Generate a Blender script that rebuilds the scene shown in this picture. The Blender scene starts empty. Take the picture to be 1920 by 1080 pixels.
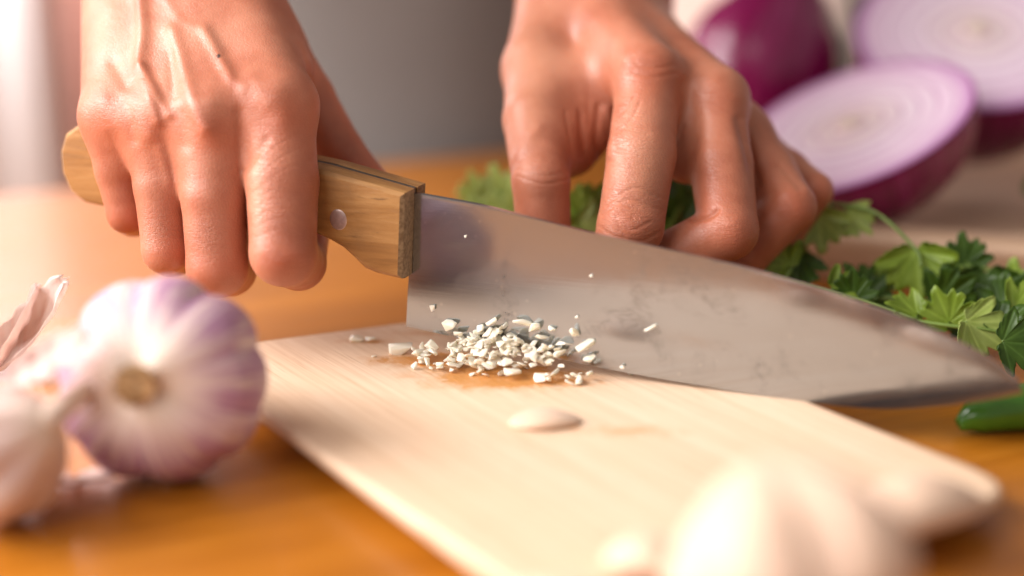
import bpy, bmesh, math, random
import numpy as np
from mathutils import Vector, Matrix, noise

random.seed(7); rng = np.random.default_rng(11)
S = bpy.context.scene
C = S.collection
R = math.radians

# ------------------------------------------------------------------ camera
PITCH = R(16); CAM = np.array([0.0, 0.0, 0.1762]); FPX = 2667.0; FOCUS = 0.505
F_ = np.array([0, math.cos(PITCH), -math.sin(PITCH)])
U_ = np.array([0, math.sin(PITCH), math.cos(PITCH)])
R_ = np.array([1.0, 0, 0])
cam = bpy.data.objects.new('camera', bpy.data.cameras.new('camera')); C.objects.link(cam)
cam.location = CAM; cam.rotation_euler = (R(90) - PITCH, 0, 0)
cam.data.sensor_width = 36; cam.data.lens = 36 * FPX / 1920
cam.data.clip_start = 0.01; cam.data.clip_end = 50
cam.data.dof.use_dof = True; cam.data.dof.focus_distance = FOCUS; cam.data.dof.aperture_fstop = 2.1
S.camera = cam

# ------------------------------------------------------------------ light
S.view_settings.view_transform = 'Standard'; S.view_settings.look = 'None'
S.view_settings.exposure = 0.2; S.view_settings.gamma = 1.0
w = bpy.data.worlds.new("World"); S.world = w; w.use_nodes = True
bg = w.node_tree.nodes['Background']; bg.inputs[0].default_value = (1.0, 0.90, 0.83, 1); bg.inputs[1].default_value = 0.33

def area(name, loc, target, sx, sy, power, col):
    l = bpy.data.lights.new(name, 'AREA'); l.shape = 'RECTANGLE'; l.size = sx; l.size_y = sy
    l.energy = power; l.color = col
    o = bpy.data.objects.new(name, l); C.objects.link(o); o.location = loc
    o.rotation_euler = (Vector(target) - Vector(loc)).to_track_quat('-Z', 'Y').to_euler()
    return o
area('window_light', (-1.06, 0.40, 0.66), (0, 0.47, 0.03), 0.85, 0.85, 34, (1.0, 0.96, 0.94))
area('added_fill_light', (-0.9, -0.55, 0.95), (0, 0.47, 0.03), 0.9, 0.9, 12, (1.0, 0.95, 0.92))  # added soft lamp at front left, fills the sides facing the lens
area('curtain_fill_light', (-1.2, 1.7, 0.9), (-0.95, 2.7, -0.2), 0.8, 0.8, 88, (1.0, 0.93, 0.90))  # added lamp aimed at the curtains to brighten the background

# ------------------------------------------------------------------ helpers
def ray(px, py): return F_ + R_ * (px - 960) / FPX + U_ * (540 - py) / FPX
def P(px, py, d):                       # a point d millimetres in front of the lens, in metres
    return CAM + ray(px, py) * (d / 1000.0)
def Z(px, py, z):                       # a point on the level z millimetres
    r = ray(px, py); return CAM + r * ((z / 1000.0 - CAM[2]) / r[2])

def mesh(name, verts, faces, mat=None, parent=None, smooth=True, loc=None):
    me = bpy.data.meshes.new(name)
    me.from_pydata([tuple(map(float, v)) for v in verts], [], [tuple(map(int, f)) for f in faces])
    return link(name, me, mat, parent, smooth, loc)
def link(name, me, mat=None, parent=None, smooth=True, loc=None):
    o = bpy.data.objects.new(name, me); C.objects.link(o)
    if mat and not me.materials: me.materials.append(mat)
    if smooth: me.polygons.foreach_set('use_smooth', [True] * len(me.polygons))
    if parent: o.parent = parent
    if loc is not None: o.location = loc
    me.update(); return o
def bmobj(name, bm, mat=None, parent=None, smooth=True, loc=None):
    bmesh.ops.recalc_face_normals(bm, faces=bm.faces)
    me = bpy.data.meshes.new(name); bm.to_mesh(me); bm.free()
    return link(name, me, mat, parent, smooth, loc)
def tag(o, label, cat, group=None, kind=None):
    o['label'] = label; o['category'] = cat
    if group: o['group'] = group
    if kind: o['kind'] = kind
    return o
def thing(name, label, cat, loc=(0, 0, 0), group=None, rot=None):
    o = bpy.data.objects.new(name, None); C.objects.link(o); o.location = loc
    o.empty_display_size = 0.01
    if rot is not None: o.rotation_euler = rot
    return tag(o, label, cat, group)
def structure(o): o['kind'] = 'structure'; return o

def tube(path, radii, n=12, cap=True, squash=1.0):
    """verts, faces of a round tube along path."""
    path = [Vector(p) for p in path]; V = []; Fc = []
    up = Vector((0, 0, 1))
    for i, p in enumerate(path):
        t = (path[min(i + 1, len(path) - 1)] - path[max(i - 1, 0)]).normalized()
        a = t.cross(up)
        if a.length < 1e-3: a = t.cross(Vector((1, 0, 0)))
        a.normalize(); b = t.cross(a).normalized()
        for k in range(n):
            th = 2 * math.pi * k / n
            V.append(p + (a * math.cos(th) + b * math.sin(th) * squash) * radii[i])
    for i in range(len(path) - 1):
        for k in range(n):
            Fc.append((i * n + k, i * n + (k + 1) % n, (i + 1) * n + (k + 1) % n, (i + 1) * n + k))
    if cap:
        Fc.append(tuple(range(n - 1, -1, -1))); Fc.append(tuple(range((len(path) - 1) * n, len(path) * n)))
    return V, Fc
def spline(pts, n):
    """Catmull-Rom through pts."""
    pts = [np.array(p, float) for p in pts]; pts = [2 * pts[0] - pts[1]] + pts + [2 * pts[-1] - pts[-2]]
    out = []; m = len(pts) - 3
    for i in range(m):
        a, b, c, d = pts[i:i + 4]
        for t in np.linspace(0, 1, n, endpoint=False):
            out.append(.5 * (2 * b + (c - a) * t + (2 * a - 5 * b + 4 * c - d) * t * t + (3 * b - a - 3 * c + d) * t ** 3))
    out.append(pts[-2]); return out

# ------------------------------------------------------------------ materials
class NT:
    def __init__(s, name):
        s.m = bpy.data.materials.new(name); s.m.use_nodes = True; s.t = s.m.node_tree
        s.b = s.t.nodes['Principled BSDF']
        s.tc = s.t.nodes.new('ShaderNodeTexCoord')
    def n(s, typ, **kw):
        nd = s.t.nodes.new(typ)
        for k, v in kw.items():
            if k.startswith('i_'):
                key = k[2:]; key = int(key) if key.isdigit() else key.replace('_', ' ')
                nd.inputs[key].default_value = v
            else: setattr(nd, k, v)
        return nd
    def l(s, a, b): s.t.links.new(a, b)
    def mapping(s, src, scale=(1, 1, 1), rot=(0, 0, 0), loc=(0, 0, 0)):
        mp = s.n('ShaderNodeMapping'); mp.inputs['Scale'].default_value = scale
        mp.inputs['Rotation'].default_value = rot; mp.inputs['Location'].default_value = loc
        s.l(src, mp.inputs['Vector']); return mp.outputs[0]
    def noise(s, vec, scale, detail=4, rough=.5, dist=0):
        nd = s.n('ShaderNodeTexNoise'); nd.inputs['Scale'].default_value = scale
        nd.inputs['Detail'].default_value = detail; nd.inputs['Roughness'].default_value = rough
        nd.inputs['Distortion'].default_value = dist
        s.l(vec, nd.inputs['Vector']); return nd.outputs['Fac']
    def ramp(s, fac, stops):
        nd = s.n('ShaderNodeValToRGB'); e = nd.color_ramp.elements
        while len(e) < len(stops): e.new(.5)
        for i, (p, c) in enumerate(stops):
            e[i].position = p; e[i].color = (*c, 1) if len(c) == 3 else c
        s.l(fac, nd.inputs[0]); return nd.outputs[0]
    def val(s, fac, a, b, c0=0., c1=1.):
        nd = s.n('ShaderNodeMapRange'); nd.inputs[1].default_value = a; nd.inputs[2].default_value = b
        nd.inputs[3].default_value = c0; nd.inputs[4].default_value = c1
        s.l(fac, nd.inputs[0]); return nd.outputs[0]
    def math(s, op, a, b=None):
        nd = s.n('ShaderNodeMath', operation=op)
        for i, x in enumerate((a, b)):
            if x is None: continue
            if isinstance(x, (int, float)): nd.inputs[i].default_value = x
            else: s.l(x, nd.inputs[i])
        return nd.outputs[0]
    def mix(s, fac, a, b, mode='MIX'):
        nd = s.n('ShaderNodeMix', data_type='RGBA', blend_type=mode)
        for sock, x in ((nd.inputs[0], fac), (nd.inputs[6], a), (nd.inputs[7], b)):
            if isinstance(x, (int, float)): sock.default_value = x
            elif isinstance(x, tuple): sock.default_value = (*x, 1) if len(x) == 3 else x
            else: s.l(x, sock)
        return nd.outputs[2]
    def attr(s, name): return s.n('ShaderNodeAttribute', attribute_name=name)
    def bump(s, h, strength, dist, prev=None):
        nd = s.n('ShaderNodeBump'); nd.inputs['Strength'].default_value = strength; nd.inputs['Distance'].default_value = dist
        s.l(h, nd.inputs['Height'])
        if prev is not None: s.l(prev, nd.inputs['Normal'])
        s.l(nd.outputs[0], s.b.inputs['Normal']); return nd.outputs[0]
    def set(s, **kw):
        for k, v in kw.items():
            sock = s.b.inputs[k.replace('_', ' ')]
            if isinstance(v, (int, float)): sock.default_value = v
            elif isinstance(v, tuple): sock.default_value = (*v, 1) if (len(v) == 3 and sock.type == 'RGBA') else v
            else: s.l(v, sock)
        return s

def m_table():
    t = NT('varnished_orange_wood'); o = t.tc.outputs['Object']
    g = t.mapping(o, (1.6, 26, 26)); n1 = t.noise(g, 3.2, 6, .6, .6)
    big = t.noise(t.mapping(o, (1, 6, 6)), 2.5, 3)
    fine = t.noise(t.mapping(o, (6, 160, 160)), 3, 4)
    col = t.ramp(n1, [(.25, (.27, .080, .005)), (.5, (.42, .140, .009)), (.75, (.50, .185, .018))])
    col = t.mix(t.val(big, .3, .7, 0, .45), col, (.32, .10, .006))
    col = t.mix(t.val(fine, .55, .8, 0, .35), col, (.20, .06, .01))
    t.set(Base_Color=col, Roughness=t.val(n1, .2, .8, .30, .40), Specular_IOR_Level=.32, Coat_Weight=.12, Coat_Roughness=.16)
    t.bump(fine, .15, .0006); return t.m
def m_board():
    t = NT('pale_bamboo'); o = t.tc.outputs['Object']
    strip = t.noise(t.mapping(o, (90, 1.2, 1)), 1.0, 0)
    grain = t.noise(t.mapping(o, (700, 9, 40)), 1.0, 5, .65)
    fib = t.noise(t.mapping(o, (1500, 40, 100)), 1.0, 3)
    soft = t.noise(o, 22, 3)
    col = t.ramp(grain, [(.28, (.63, .41, .25)), (.5, (.77, .55, .385)), (.72, (.83, .635, .47))])
    col = t.mix(t.val(strip, .35, .65, 0, .28), col, (.71, .47, .30))
    col = t.mix(t.val(fib, .60, .75, 0, .65), col, (.45, .24, .11))
    col = t.mix(t.val(soft, .5, .7, 0, .25), col, (.74, .50, .31))
    # wet juice stains beside the minced garlic, and the whole clove's cast shadow painted in with them
    a = t.attr('wet').outputs['Fac']
    sn = t.noise(o, 170, 4, .6, .5); sn2 = t.noise(t.mapping(o, (2.2, 1, 1)), 90, 3)
    s = t.math('ADD', t.math('MULTIPLY', sn, 1.1), t.math('MULTIPLY', sn2, .6))
    wet = t.val(t.math('ADD', s, a), 1.05, 1.62)  # mask of the wet stains and the clove's painted cast shadow
    wet = t.math('MULTIPLY', wet, t.val(a, 0.02, .25))
    col = t.mix(t.math('MULTIPLY', wet, .85), col, (.60, .235, .035))
    rough = t.math('SUBTRACT', .48, t.math('MULTIPLY', wet, .3))
    t.set(Base_Color=col, Roughness=rough, Specular_IOR_Level=.4)
    t.bump(fib, .35, .0003); return t.m
def m_wood_tray():
    t = NT('tray_wood'); o = t.tc.outputs['Object']
    g = t.noise(t.mapping(o, (5, 60, 60)), 1.6, 5, .6, .5)
    col = t.ramp(g, [(.25, (.44, .27, .16)), (.55, (.60, .40, .27)), (.8, (.68, .49, .35))])
    t.set(Base_Color=col, Roughness=.5); t.bump(g, .2, .0008); return t.m
def m_handle():
    t = NT('worn_handle_wood'); o = t.tc.outputs['Object']
    g = t.noise(t.mapping(o, (14, 130, 130), rot=(0, R(4), 0)), 1.5, 6, .6, .8)
    p = t.noise(t.mapping(o, (60, 420, 420)), 1.2, 3, .6)
    d = t.noise(o, 55, 5, .65)
    fl = t.noise(t.mapping(o, (120, 900, 900)), 1., 2)
    col = t.ramp(g, [(.22, (.18, .078, .022)), (.5, (.33, .155, .046)), (.75, (.44, .235, .085))])
    col = t.mix(t.val(d, .52, .75, 0, .6), col, (.22, .11, .04))
    col = t.mix(t.val(p, .64, .76, 0, .8), col, (.10, .05, .02))
    col = t.mix(t.attr('worn').outputs['Fac'], col, t.mix(t.val(fl, .35, .65), (.17, .10, .05), (.29, .195, .11)))
    t.set(Base_Color=col, Roughness=t.val(d, .3, .7, .38, .6), Specular_IOR_Level=.4)
    b = t.bump(p, .35, .0006); t.bump(t.noise(o, 900, 3), .25, .0004, b); return t.m
def m_blade():
    t = NT('brushed_smeared_steel'); o = t.tc.outputs['Object']
    br = t.noise(t.mapping(o, (12, 1500, 1500)), 1.0, 3, .6)
    sm = t.noise(o, 40, 5, .62, 1.4); sm2 = t.noise(t.mapping(o, (1, 1, 1.6)), 130, 4, .6, 2.2)
    spot = t.n('ShaderNodeTexVoronoi', feature='F1'); spot.inputs['Scale'].default_value = 150
    t.l(t.mapping(o, (1, 1, 1)), spot.inputs['Vector'])
    sp = t.val(spot.outputs['Distance'], .05, .13, 1, 0)
    smear = t.math('MULTIPLY', t.val(sm, .52, .72), t.val(sm2, .42, .68))
    col = t.mix(t.math('MULTIPLY', smear, .6), (.40, .415, .435), (.18, .18, .18))
    col = t.mix(t.math('MULTIPLY', sp, .18), col, (.88, .86, .82))
    rough = t.math('ADD', t.val(sm, .3, .7, .10, .19), t.math('MULTIPLY', smear, .14))
    t.set(Base_Color=col, Metallic=.93, Roughness=rough, Anisotropic=.35)
    t.bump(br, .05, .0003); return t.m
def m_rivet():
    t = NT('dull_copper_steel'); o = t.tc.outputs['Object']
    n1 = t.noise(o, 500, 4)
    t.set(Base_Color=t.ramp(n1, [(.3, (.42, .30, .27)), (.7, (.60, .47, .43))]), Metallic=.8, Roughness=.42); t.bump(n1, .15, .0002); return t.m
def m_skin():
    t = NT('warm_skin'); o = t.tc.outputs['Object']
    big = t.noise(o, 38, 4, .55); mid = t.noise(o, 190, 4, .6)
    col = t.ramp(big, [(.28, (.35, .105, .056)), (.5, (.43, .150, .086)), (.72, (.50, .205, .126))])
    col = t.mix(t.val(mid, .45, .75, 0, .35), col, (.50, .185, .10))
    red = t.attr('red').outputs['Fac']
    col = t.mix(t.math('MULTIPLY', red, .75), col, (.48, .12, .055))
    pale = t.attr('pale').outputs['Fac']
    col = t.mix(t.math('MULTIPLY', pale, .5), col, (.64, .36, .22))
    col = t.mix(t.attr('mole').outputs['Fac'], col, (.035, .015, .012))
    # skin relief: pores, fine criss-cross lines, folds over the joints
    v = t.n('ShaderNodeTexVoronoi', feature='DISTANCE_TO_EDGE'); v.inputs['Scale'].default_value = 760
    wv = t.n('ShaderNodeVectorMath', operation='ADD'); t.l(t.mapping(o, (1, 1, .62)), wv.inputs[0])
    nn = t.n('ShaderNodeTexNoise'); nn.inputs['Scale'].default_value = 400; t.l(o, nn.inputs['Vector'])
    sc = t.n('ShaderNodeVectorMath', operation='SCALE'); sc.inputs['Scale'].default_value = .0012; t.l(nn.outputs['Color'], sc.inputs[0])
    t.l(sc.outputs[0], wv.inputs[1]); t.l(wv.outputs[0], v.inputs['Vector'])
    cell = t.val(v.outputs['Distance'], 0, .16)
    wr = t.attr('wrinkle').outputs['Fac']
    fold = t.noise(t.mapping(o, (170, 170, 1050)), 1.0, 3, .55, .9)
    foldr = t.math('MULTIPLY', t.val(t.math('ABSOLUTE', t.math('SUBTRACT', fold, .5)), 0, .075), 1.0)
    foldr = t.math('ADD', t.math('MULTIPLY', t.math('SUBTRACT', foldr, 1.0), wr), 1.0)
    b = t.bump(cell, .18, .0003)
    b = t.bump(mid, .12, .0008, b)
    b = t.bump(foldr, .45, .0005, b)
    col = t.mix(t.math('MULTIPLY', t.math('SUBTRACT', 1.0, foldr), .30), col, (.38, .11, .06))
    t.set(Base_Color=col, Roughness=t.val(mid, .3, .7, .34, .50), Specular_IOR_Level=.45, Subsurface_Weight=.22,
          Subsurface_Radius=(1.0, .32, .16), Subsurface_Scale=.004, Coat_Weight=.04, Coat_Roughness=.3)
    return t.m
def m_simple(name, col, rough=.6, var=.12, scale=60, **kw):
    t = NT(name); n1 = t.noise(t.tc.outputs['Object'], scale, 4, .6)
    a = tuple(c * (1 - var) for c in col); b = tuple(min(1, c * (1 + var)) for c in col)
    t.set(Base_Color=t.ramp(n1, [(.3, a), (.7, b)]), Roughness=rough, **kw); t.bump(n1, .15, .0006); return t.m
def m_cloth(name, col):
    t = NT(name); o = t.tc.outputs['Object']
    wx = t.n('ShaderNodeTexWave', wave_type='BANDS', bands_direction='X'); wx.inputs['Scale'].default_value = 330
    wz = t.n('ShaderNodeTexWave', wave_type='BANDS', bands_direction='Z'); wz.inputs['Scale'].default_value = 330
    for q in (wx, wz): t.l(o, q.inputs['Vector']); q.inputs['Distortion'].default_value = 1.5
    wv = t.math('MAXIMUM', wx.outputs['Fac'], wz.outputs['Fac']); n1 = t.noise(o, 14, 4)
    c = t.mix(t.val(n1, .3, .7, 0, .35), col, tuple(x * .75 for x in col))
    c = t.mix(t.math('MULTIPLY', wv, .25), c, tuple(min(1, x * 1.3) for x in col))
    t.set(Base_Color=c, Roughness=.85); t.bump(wv, .4, .0006); return t.m
def m_garlic(purple, name, warm=0.):
    t = NT(name); mer = t.attr('mer').outputs['Vector']
    n1 = t.noise(t.mapping(mer, (5, 5, .8)), 1.6, 4, .6); n2 = t.noise(t.mapping(mer, (22, 22, 1.1)), 1.5, 4, .6)
    base = t.ramp(n2, [(.3, (.66, .50, .38)), (.55, (.80, .67, .58)), (.75, (.86, .78, .72))])
    if warm: base = t.mix(warm, base, (.76, .54, .39))
    pf = t.math('MULTIPLY', t.val(n1, .28, .56), t.attr('belly').outputs['Fac'])
    pcol = t.ramp(n2, [(.3, (.30, .13, .24)), (.6, (.50, .28, .40)), (.8, (.62, .42, .50))])
    col = t.mix(t.math('MULTIPLY', pf, purple), base, pcol)
    vein = t.val(n2, .52, .60)
    t.set(Base_Color=col, Roughness=.5, Specular_IOR_Level=.35, Subsurface_Weight=.15, Subsurface_Radius=(1, .7, .5), Subsurface_Scale=.003)
    t.bump(vein, .25, .0004); return t.m
def m_paper(name, col=(.86, .74, .68)):
    t = NT(name); o = t.tc.outputs['Object']
    v = t.noise(t.mapping(o, (500, 60, 60)), 1., 4)
    c = t.mix(t.val(v, .4, .7, 0, .5), col, (.80, .58, .52))
    t.set(Base_Color=c, Roughness=.42); t.bump(v, .3, .0004)
    tr = t.n('ShaderNodeBsdfTranslucent'); t.l(c, tr.inputs[0])
    mx = t.n('ShaderNodeMixShader'); mx.inputs[0].default_value = .5
    out = t.t.nodes['Material Output']; t.l(t.b.outputs[0], mx.inputs[1]); t.l(tr.outputs[0], mx.inputs[2]); t.l(mx.outputs[0], out.inputs[0])
    return t.m
def m_leaf(name, a, b, trans=.42):
    t = NT(name); o = t.tc.outputs['Object']
    n1 = t.noise(o, 160, 4); vn = t.attr('vein').outputs['Fac']
    c = t.mix(t.val(n1, .35, .65), a, b); c = t.mix(t.math('MULTIPLY', vn, .3), c, tuple(min(1, x * 1.9 + .03) for x in b))
    t.set(Base_Color=c, Roughness=.40); t.bump(t.math('SUBTRACT', n1, vn), .35, .0007)
    tr = t.n('ShaderNodeBsdfTranslucent'); t.l(c, tr.inputs[0])
    mx = t.n('ShaderNodeMixShader'); mx.inputs[0].default_value = trans
    out = t.t.nodes['Material Output']; t.l(t.b.outputs[0], mx.inputs[1]); t.l(tr.outputs[0], mx.inputs[2]); t.l(mx.outputs[0], out.inputs[0])
    return t.m
def m_onion_skin():
    t = NT('red_onion_skin'); mer = t.attr('mer').outputs['Vector']
    n1 = t.noise(t.mapping(mer, (14, 14, .7)), 1.5, 4, .6)
    c = t.ramp(n1, [(.3, (.13, .002, .040)), (.6, (.24, .006, .088)), (.8, (.32, .03, .16))])
    t.set(Base_Color=c, Roughness=.25, Specular_IOR_Level=.6); t.bump(n1, .12, .0006); return t.m
def m_onion_cut():
    t = NT('cut_onion_flesh'); rr = t.attr('rad').outputs['Fac']; o = t.tc.outputs['Object']
    wob = t.noise(o, 45, 3)
    r2 = t.math('ADD', rr, t.math('MULTIPLY', t.math('SUBTRACT', wob, .5), .06))
    fr = t.math('FRACT', t.math('MULTIPLY', r2, 7.0))
    edge = t.val(t.math('ABSOLUTE', t.math('SUBTRACT', fr, .5)), .30, .5)
    c = t.ramp(rr, [(0, (.62, .50, .36)), (.12, (.76, .62, .60)), (.5, (.82, .68, .78)), (.88, (.74, .55, .70)), (.955, (.45, .20, .44)), (1., (.26, .05, .22))])
    c = t.mix(t.math('MULTIPLY', edge, .75), c, (.46, .22, .42))
    t.set(Base_Color=c, Roughness=.28, Subsurface_Weight=.2, Subsurface_Radius=(1, .8, .9), Subsurface_Scale=.004); return t.m
def m_chili():
    t = NT('green_chili_skin'); n1 = t.noise(t.tc.outputs['Object'], 60, 3)
    t.set(Base_Color=t.ramp(n1, [(.3, (.035, .13, .008)), (.7, (.07, .21, .015))]), Roughness=.2, Specular_IOR_Level=.55); return t.m
def m_clovebit():
    t = NT('raw_garlic_flesh'); n1 = t.noise(t.tc.outputs['Object'], 420, 3)
    t.set(Base_Color=t.ramp(n1, [(.3, (.95, .86, .69)), (.7, (.96, .91, .78))]), Roughness=.22, Specular_IOR_Level=.6,
          Subsurface_Weight=.3, Subsurface_Radius=(1, .85, .6), Subsurface_Scale=.002)
    tr = t.n('ShaderNodeBsdfTranslucent'); tr.inputs[0].default_value = (.95, .86, .66, 1)
    mx = t.n('ShaderNodeMixShader'); mx.inputs[0].default_value = .15
    out = t.t.nodes['Material Output']; t.l(t.b.outputs[0], mx.inputs[1]); t.l(tr.outputs[0], mx.inputs[2]); t.l(mx.outputs[0], out.inputs[0])
    t.bump(n1, .2, .0003); return t.m

M = dict(table=m_table(), board=m_board(), tray=m_wood_tray(), handle=m_handle(), blade=m_blade(), rivet=m_rivet(), skin=m_skin(),
         apron=m_cloth('grey_apron_canvas', (.155, .14, .132)), shirt=m_cloth('dark_grey_shirt', (.12, .11, .11)),
         garlic=m_garlic(1.0, 'purple_striped_garlic'), garlic2=m_garlic(.35, 'pale_garlic', .4), garlic3=m_garlic(.10, 'peach_garlic', .95),
         root=m_simple('dry_root_fibre', (.50, .31, .15), .9, .35, 300), paper=m_paper('garlic_paper', (.93, .86, .82)), paper2=m_paper('pink_garlic_paper', (.88, .74, .69)),
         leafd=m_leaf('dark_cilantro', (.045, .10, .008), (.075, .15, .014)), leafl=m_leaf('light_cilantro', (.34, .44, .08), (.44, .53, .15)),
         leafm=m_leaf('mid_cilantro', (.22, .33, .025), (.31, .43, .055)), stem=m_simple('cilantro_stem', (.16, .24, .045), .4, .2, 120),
         oskin=m_onion_skin(), ocut=m_onion_cut(), chili=m_chili(), bit=m_clovebit(),
         wall=m_simple('warm_plaster', (.80, .60, .53), .9, .03, 5), floor=m_simple('floor_boards', (.3, .2, .14), .6, .2, 8),
         curtain=m_simple('white_curtain_cloth', (.86, .82, .84), .9, .04, 20), pink=m_simple('rose_curtain_cloth', (.60, .32, .27), .9, .08, 20),
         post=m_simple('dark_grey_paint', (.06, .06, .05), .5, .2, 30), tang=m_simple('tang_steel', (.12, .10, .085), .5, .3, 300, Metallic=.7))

# ------------------------------------------------------------------ setting
bm = bmesh.new(); bmesh.ops.create_grid(bm, x_segments=1, y_segments=1, size=4)
structure(bmobj('floor', bm, M['floor'], loc=(0, 1, -.74)))
bm = bmesh.new(); bmesh.ops.create_grid(bm, x_segments=1, y_segments=1, size=3.2, matrix=Matrix.Rotation(R(90), 4, 'X'))
structure(bmobj('wall', bm, M['wall'], loc=(0, 3.1, .9)))
def box(bm, cx, cy, cz, sx, sy, sz, bev=0):
    r = bmesh.ops.create_cube(bm, size=1, matrix=Matrix.Translation((cx, cy, cz)) @ Matrix.Diagonal((sx, sy, sz, 1)))
    if bev:
        es = list({e for v in r['verts'] for e in v.link_edges})
        bmesh.ops.bevel(bm, geom=es, offset=bev, segments=3, profile=.5, affect='EDGES')
# the table: far edge runs up to the right behind the hands
TROT = R(25)
table = thing('table', 'varnished orange brown wooden table under the cutting board', 'table', (0, 0, 0))
table.rotation_euler.z = TROT
e0 = np.array([-.057, .925]); nx = np.array([-math.sin(TROT), math.cos(TROT)]); far = float(e0 @ nx)
bm = bmesh.new(); box(bm, .1, far - .70, -.0175, 2.2, 1.4, .035, .004); bmobj('table_top', bm, M['table'], table)
for lx in (-.9, 1.1):
    for ly in (far - .08, far - 1.3):
        bm = bmesh.new(); box(bm, lx, ly, -.3875, .06, .06, .705, .003); bmobj('leg', bm, M['table'], table)
def curtain(name, x0, x1, y, mat, label, n=60, amp=.03, waves=7):
    V = []; Fc = []
    for i in range(n + 1):
        x = x0 + (x1 - x0) * i / n; yy = y + amp * math.sin(i / n * waves * 2 * math.pi) + .01 * math.sin(i * 1.7)
        V += [(x, yy, -.72), (x, yy, 2.3)]
        if i: Fc.append((2 * i - 2, 2 * i, 2 * i + 1, 2 * i - 1))
    o = mesh(name, V, Fc, mat); sm = o.modifiers.new('s', 'SOLIDIFY'); sm.thickness = .003
    return tag(o, label, 'curtain')
curtain('curtain', -1.9, -.845, 2.6, M['curtain'], 'bright white curtain hanging at the far left behind the knife hand')
curtain('curtain', -.84, -.60, 2.66, M['pink'], 'dusky rose curtain hanging between white curtain and knife hand', 24, .02, 3)
bm = bmesh.new(); box(bm, .565, 2.4, .6, .05, .05, 2.68, .004)
tag(bmobj('post', bm, M['post']), 'dark grey upright post far behind the red onions', 'post')

# ------------------------------------------------------------------ cutting board
ZB = .0105
bl = Z(338, 660, 10.5)[:2]; br_ = Z(760, 606, 10.5)[:2]; l2 = Z(868, 1078, 1)[:2]; l1 = Z(474, 793, 1)[:2]; rc = Z(1925, 918, 10.5)[:2]
bl = bl
bd = (br_ - bl) / np.linalg.norm(br_ - bl); ld = (l2 - l1) / np.linalg.norm(l2 - l1)
A = np.column_stack([ld, bd]); s_, t_ = np.linalg.solve(A, rc - bl)
corners = [bl, bl + ld * s_, rc, bl + bd * t_]
board = thing('cutting_board', 'thin pale bamboo cutting board with wet orange stains under the knife', 'cutting board', (float(bl[0]), float(bl[1]), 0))
yaw = math.atan2(ld[1], ld[0]) - R(90); board.rotation_euler.z = yaw      # local -Y... grain runs along local y
cR = np.array([[math.cos(-yaw), -math.sin(-yaw)], [math.sin(-yaw), math.cos(-yaw)]])
lc = [cR @ (c - bl) for c in corners]
def round_poly(pts, rads, n=9):
    out = []; m = len(pts)
    for i in range(m):
        p, a, b, rr = pts[i], pts[i - 1], pts[(i + 1) % m], rads[i]
        da = (a - p) / np.linalg.norm(a - p); db = (b - p) / np.linalg.norm(b - p); q0 = p + da * rr; q2 = p + db * rr
        out += [(1 - t) ** 2 * q0 + 2 * t * (1 - t) * p + t * t * q2 for t in np.linspace(0, 1, n)]
    return out
op = round_poly(lc, [.006, .010, .020, .008]); dense = []
for i in range(len(op)):
    a_, b_ = op[i], op[(i + 1) % len(op)]; k = max(1, int(np.linalg.norm(b_ - a_) / .004))
    dense += [a_ + (b_ - a_) * j / k for j in range(k)]
cen = sum(lc) / 4; V = [(*cen, ZB)]; Fc = []; m = len(dense); NR = 45
for i in range(1, NR + 1):
    for p in dense: q = cen + (p - cen) * i / NR; V.append((q[0], q[1], ZB))
Fc += [(0, 1 + k, 1 + (k + 1) % m) for k in range(m)]
for i in range(NR - 1):
    for k in range(m): Fc.append((1 + i * m + k, 1 + (i + 1) * m + k, 1 + (i + 1) * m + (k + 1) % m, 1 + i * m + (k + 1) % m))
ring = list(range(1 + (NR - 1) * m, 1 + NR * m)); prev = ring
for off_, z in ((.0006, ZB - .0003), (.0011, ZB - .0012), (.0012, ZB - .0022), (.0012, .0066), (-.0004, .0052), (-.020, .0050), (-.020, .0)):
    cur = []
    for k in ring:
        v = np.array(V[k][:2]); d = v - cen; d = d / np.linalg.norm(d); cur.append(len(V)); V.append((*(v + d * off_), z))
    for a in range(m): Fc.append((prev[a], cur[a], cur[(a + 1) % m], prev[(a + 1) % m]))
    prev = cur
Fc.append(tuple(prev))
bo = mesh('board_slab', V, Fc, M['board'], board); bo.data.set_sharp_from_angle(angle=R(50))
att = bo.data.attributes.new('wet', 'FLOAT', 'POINT')  # holds the wet stains and the clove's painted cast shadow
wc = [(Z(820, 675, 10.5), .023, .009, 1.1), (Z(940, 706, 10.5), .025, .013, 1.3), (Z(1010, 716, 10.5), .020, .007, .85), (Z(690, 640, 10.5), .010, .003, .75), (Z(800, 625, 10.5), .014, .003, .6), (Z(1180, 808, 10.5), .022, .006, .5)]  # last spot paints the clove's cast shadow, the others are wet stains
wv = []
for v in V:
    p = np.linalg.inv(cR) @ np.array(v[:2]) + bl; a = 0
    for c, sx, sy, amp in wc:
        d = p - c[:2]; a = max(a, amp * math.exp(-(d[0] / sx) ** 2 - (d[1] / sy) ** 2))
    wv.append(a)
att.data.foreach_set('value', wv)

# ------------------------------------------------------------------ knife
PSI = R(20); K = np.array([math.cos(PSI), -math.sin(PSI), 0]); NK = np.array([-math.sin(PSI), -math.cos(PSI), 0])   # NK faces the lens
H0 = P(762, 612, 515)
def kn(px, py, v=0.):
    r = ray(px, py); t = ((H0 + NK * v - CAM) @ NK) / (r @ NK); q = CAM + r * t - H0; return q @ K, q[2]
def KW(u, w, v=0): return H0 + K * u + np.array([0, 0, w]) + NK * v
knife = thing('chef_knife', 'large steel kitchen knife with worn wooden handle slicing through minced garlic', 'knife', tuple(H0))
knife.rotation_euler.z = -PSI
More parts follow.
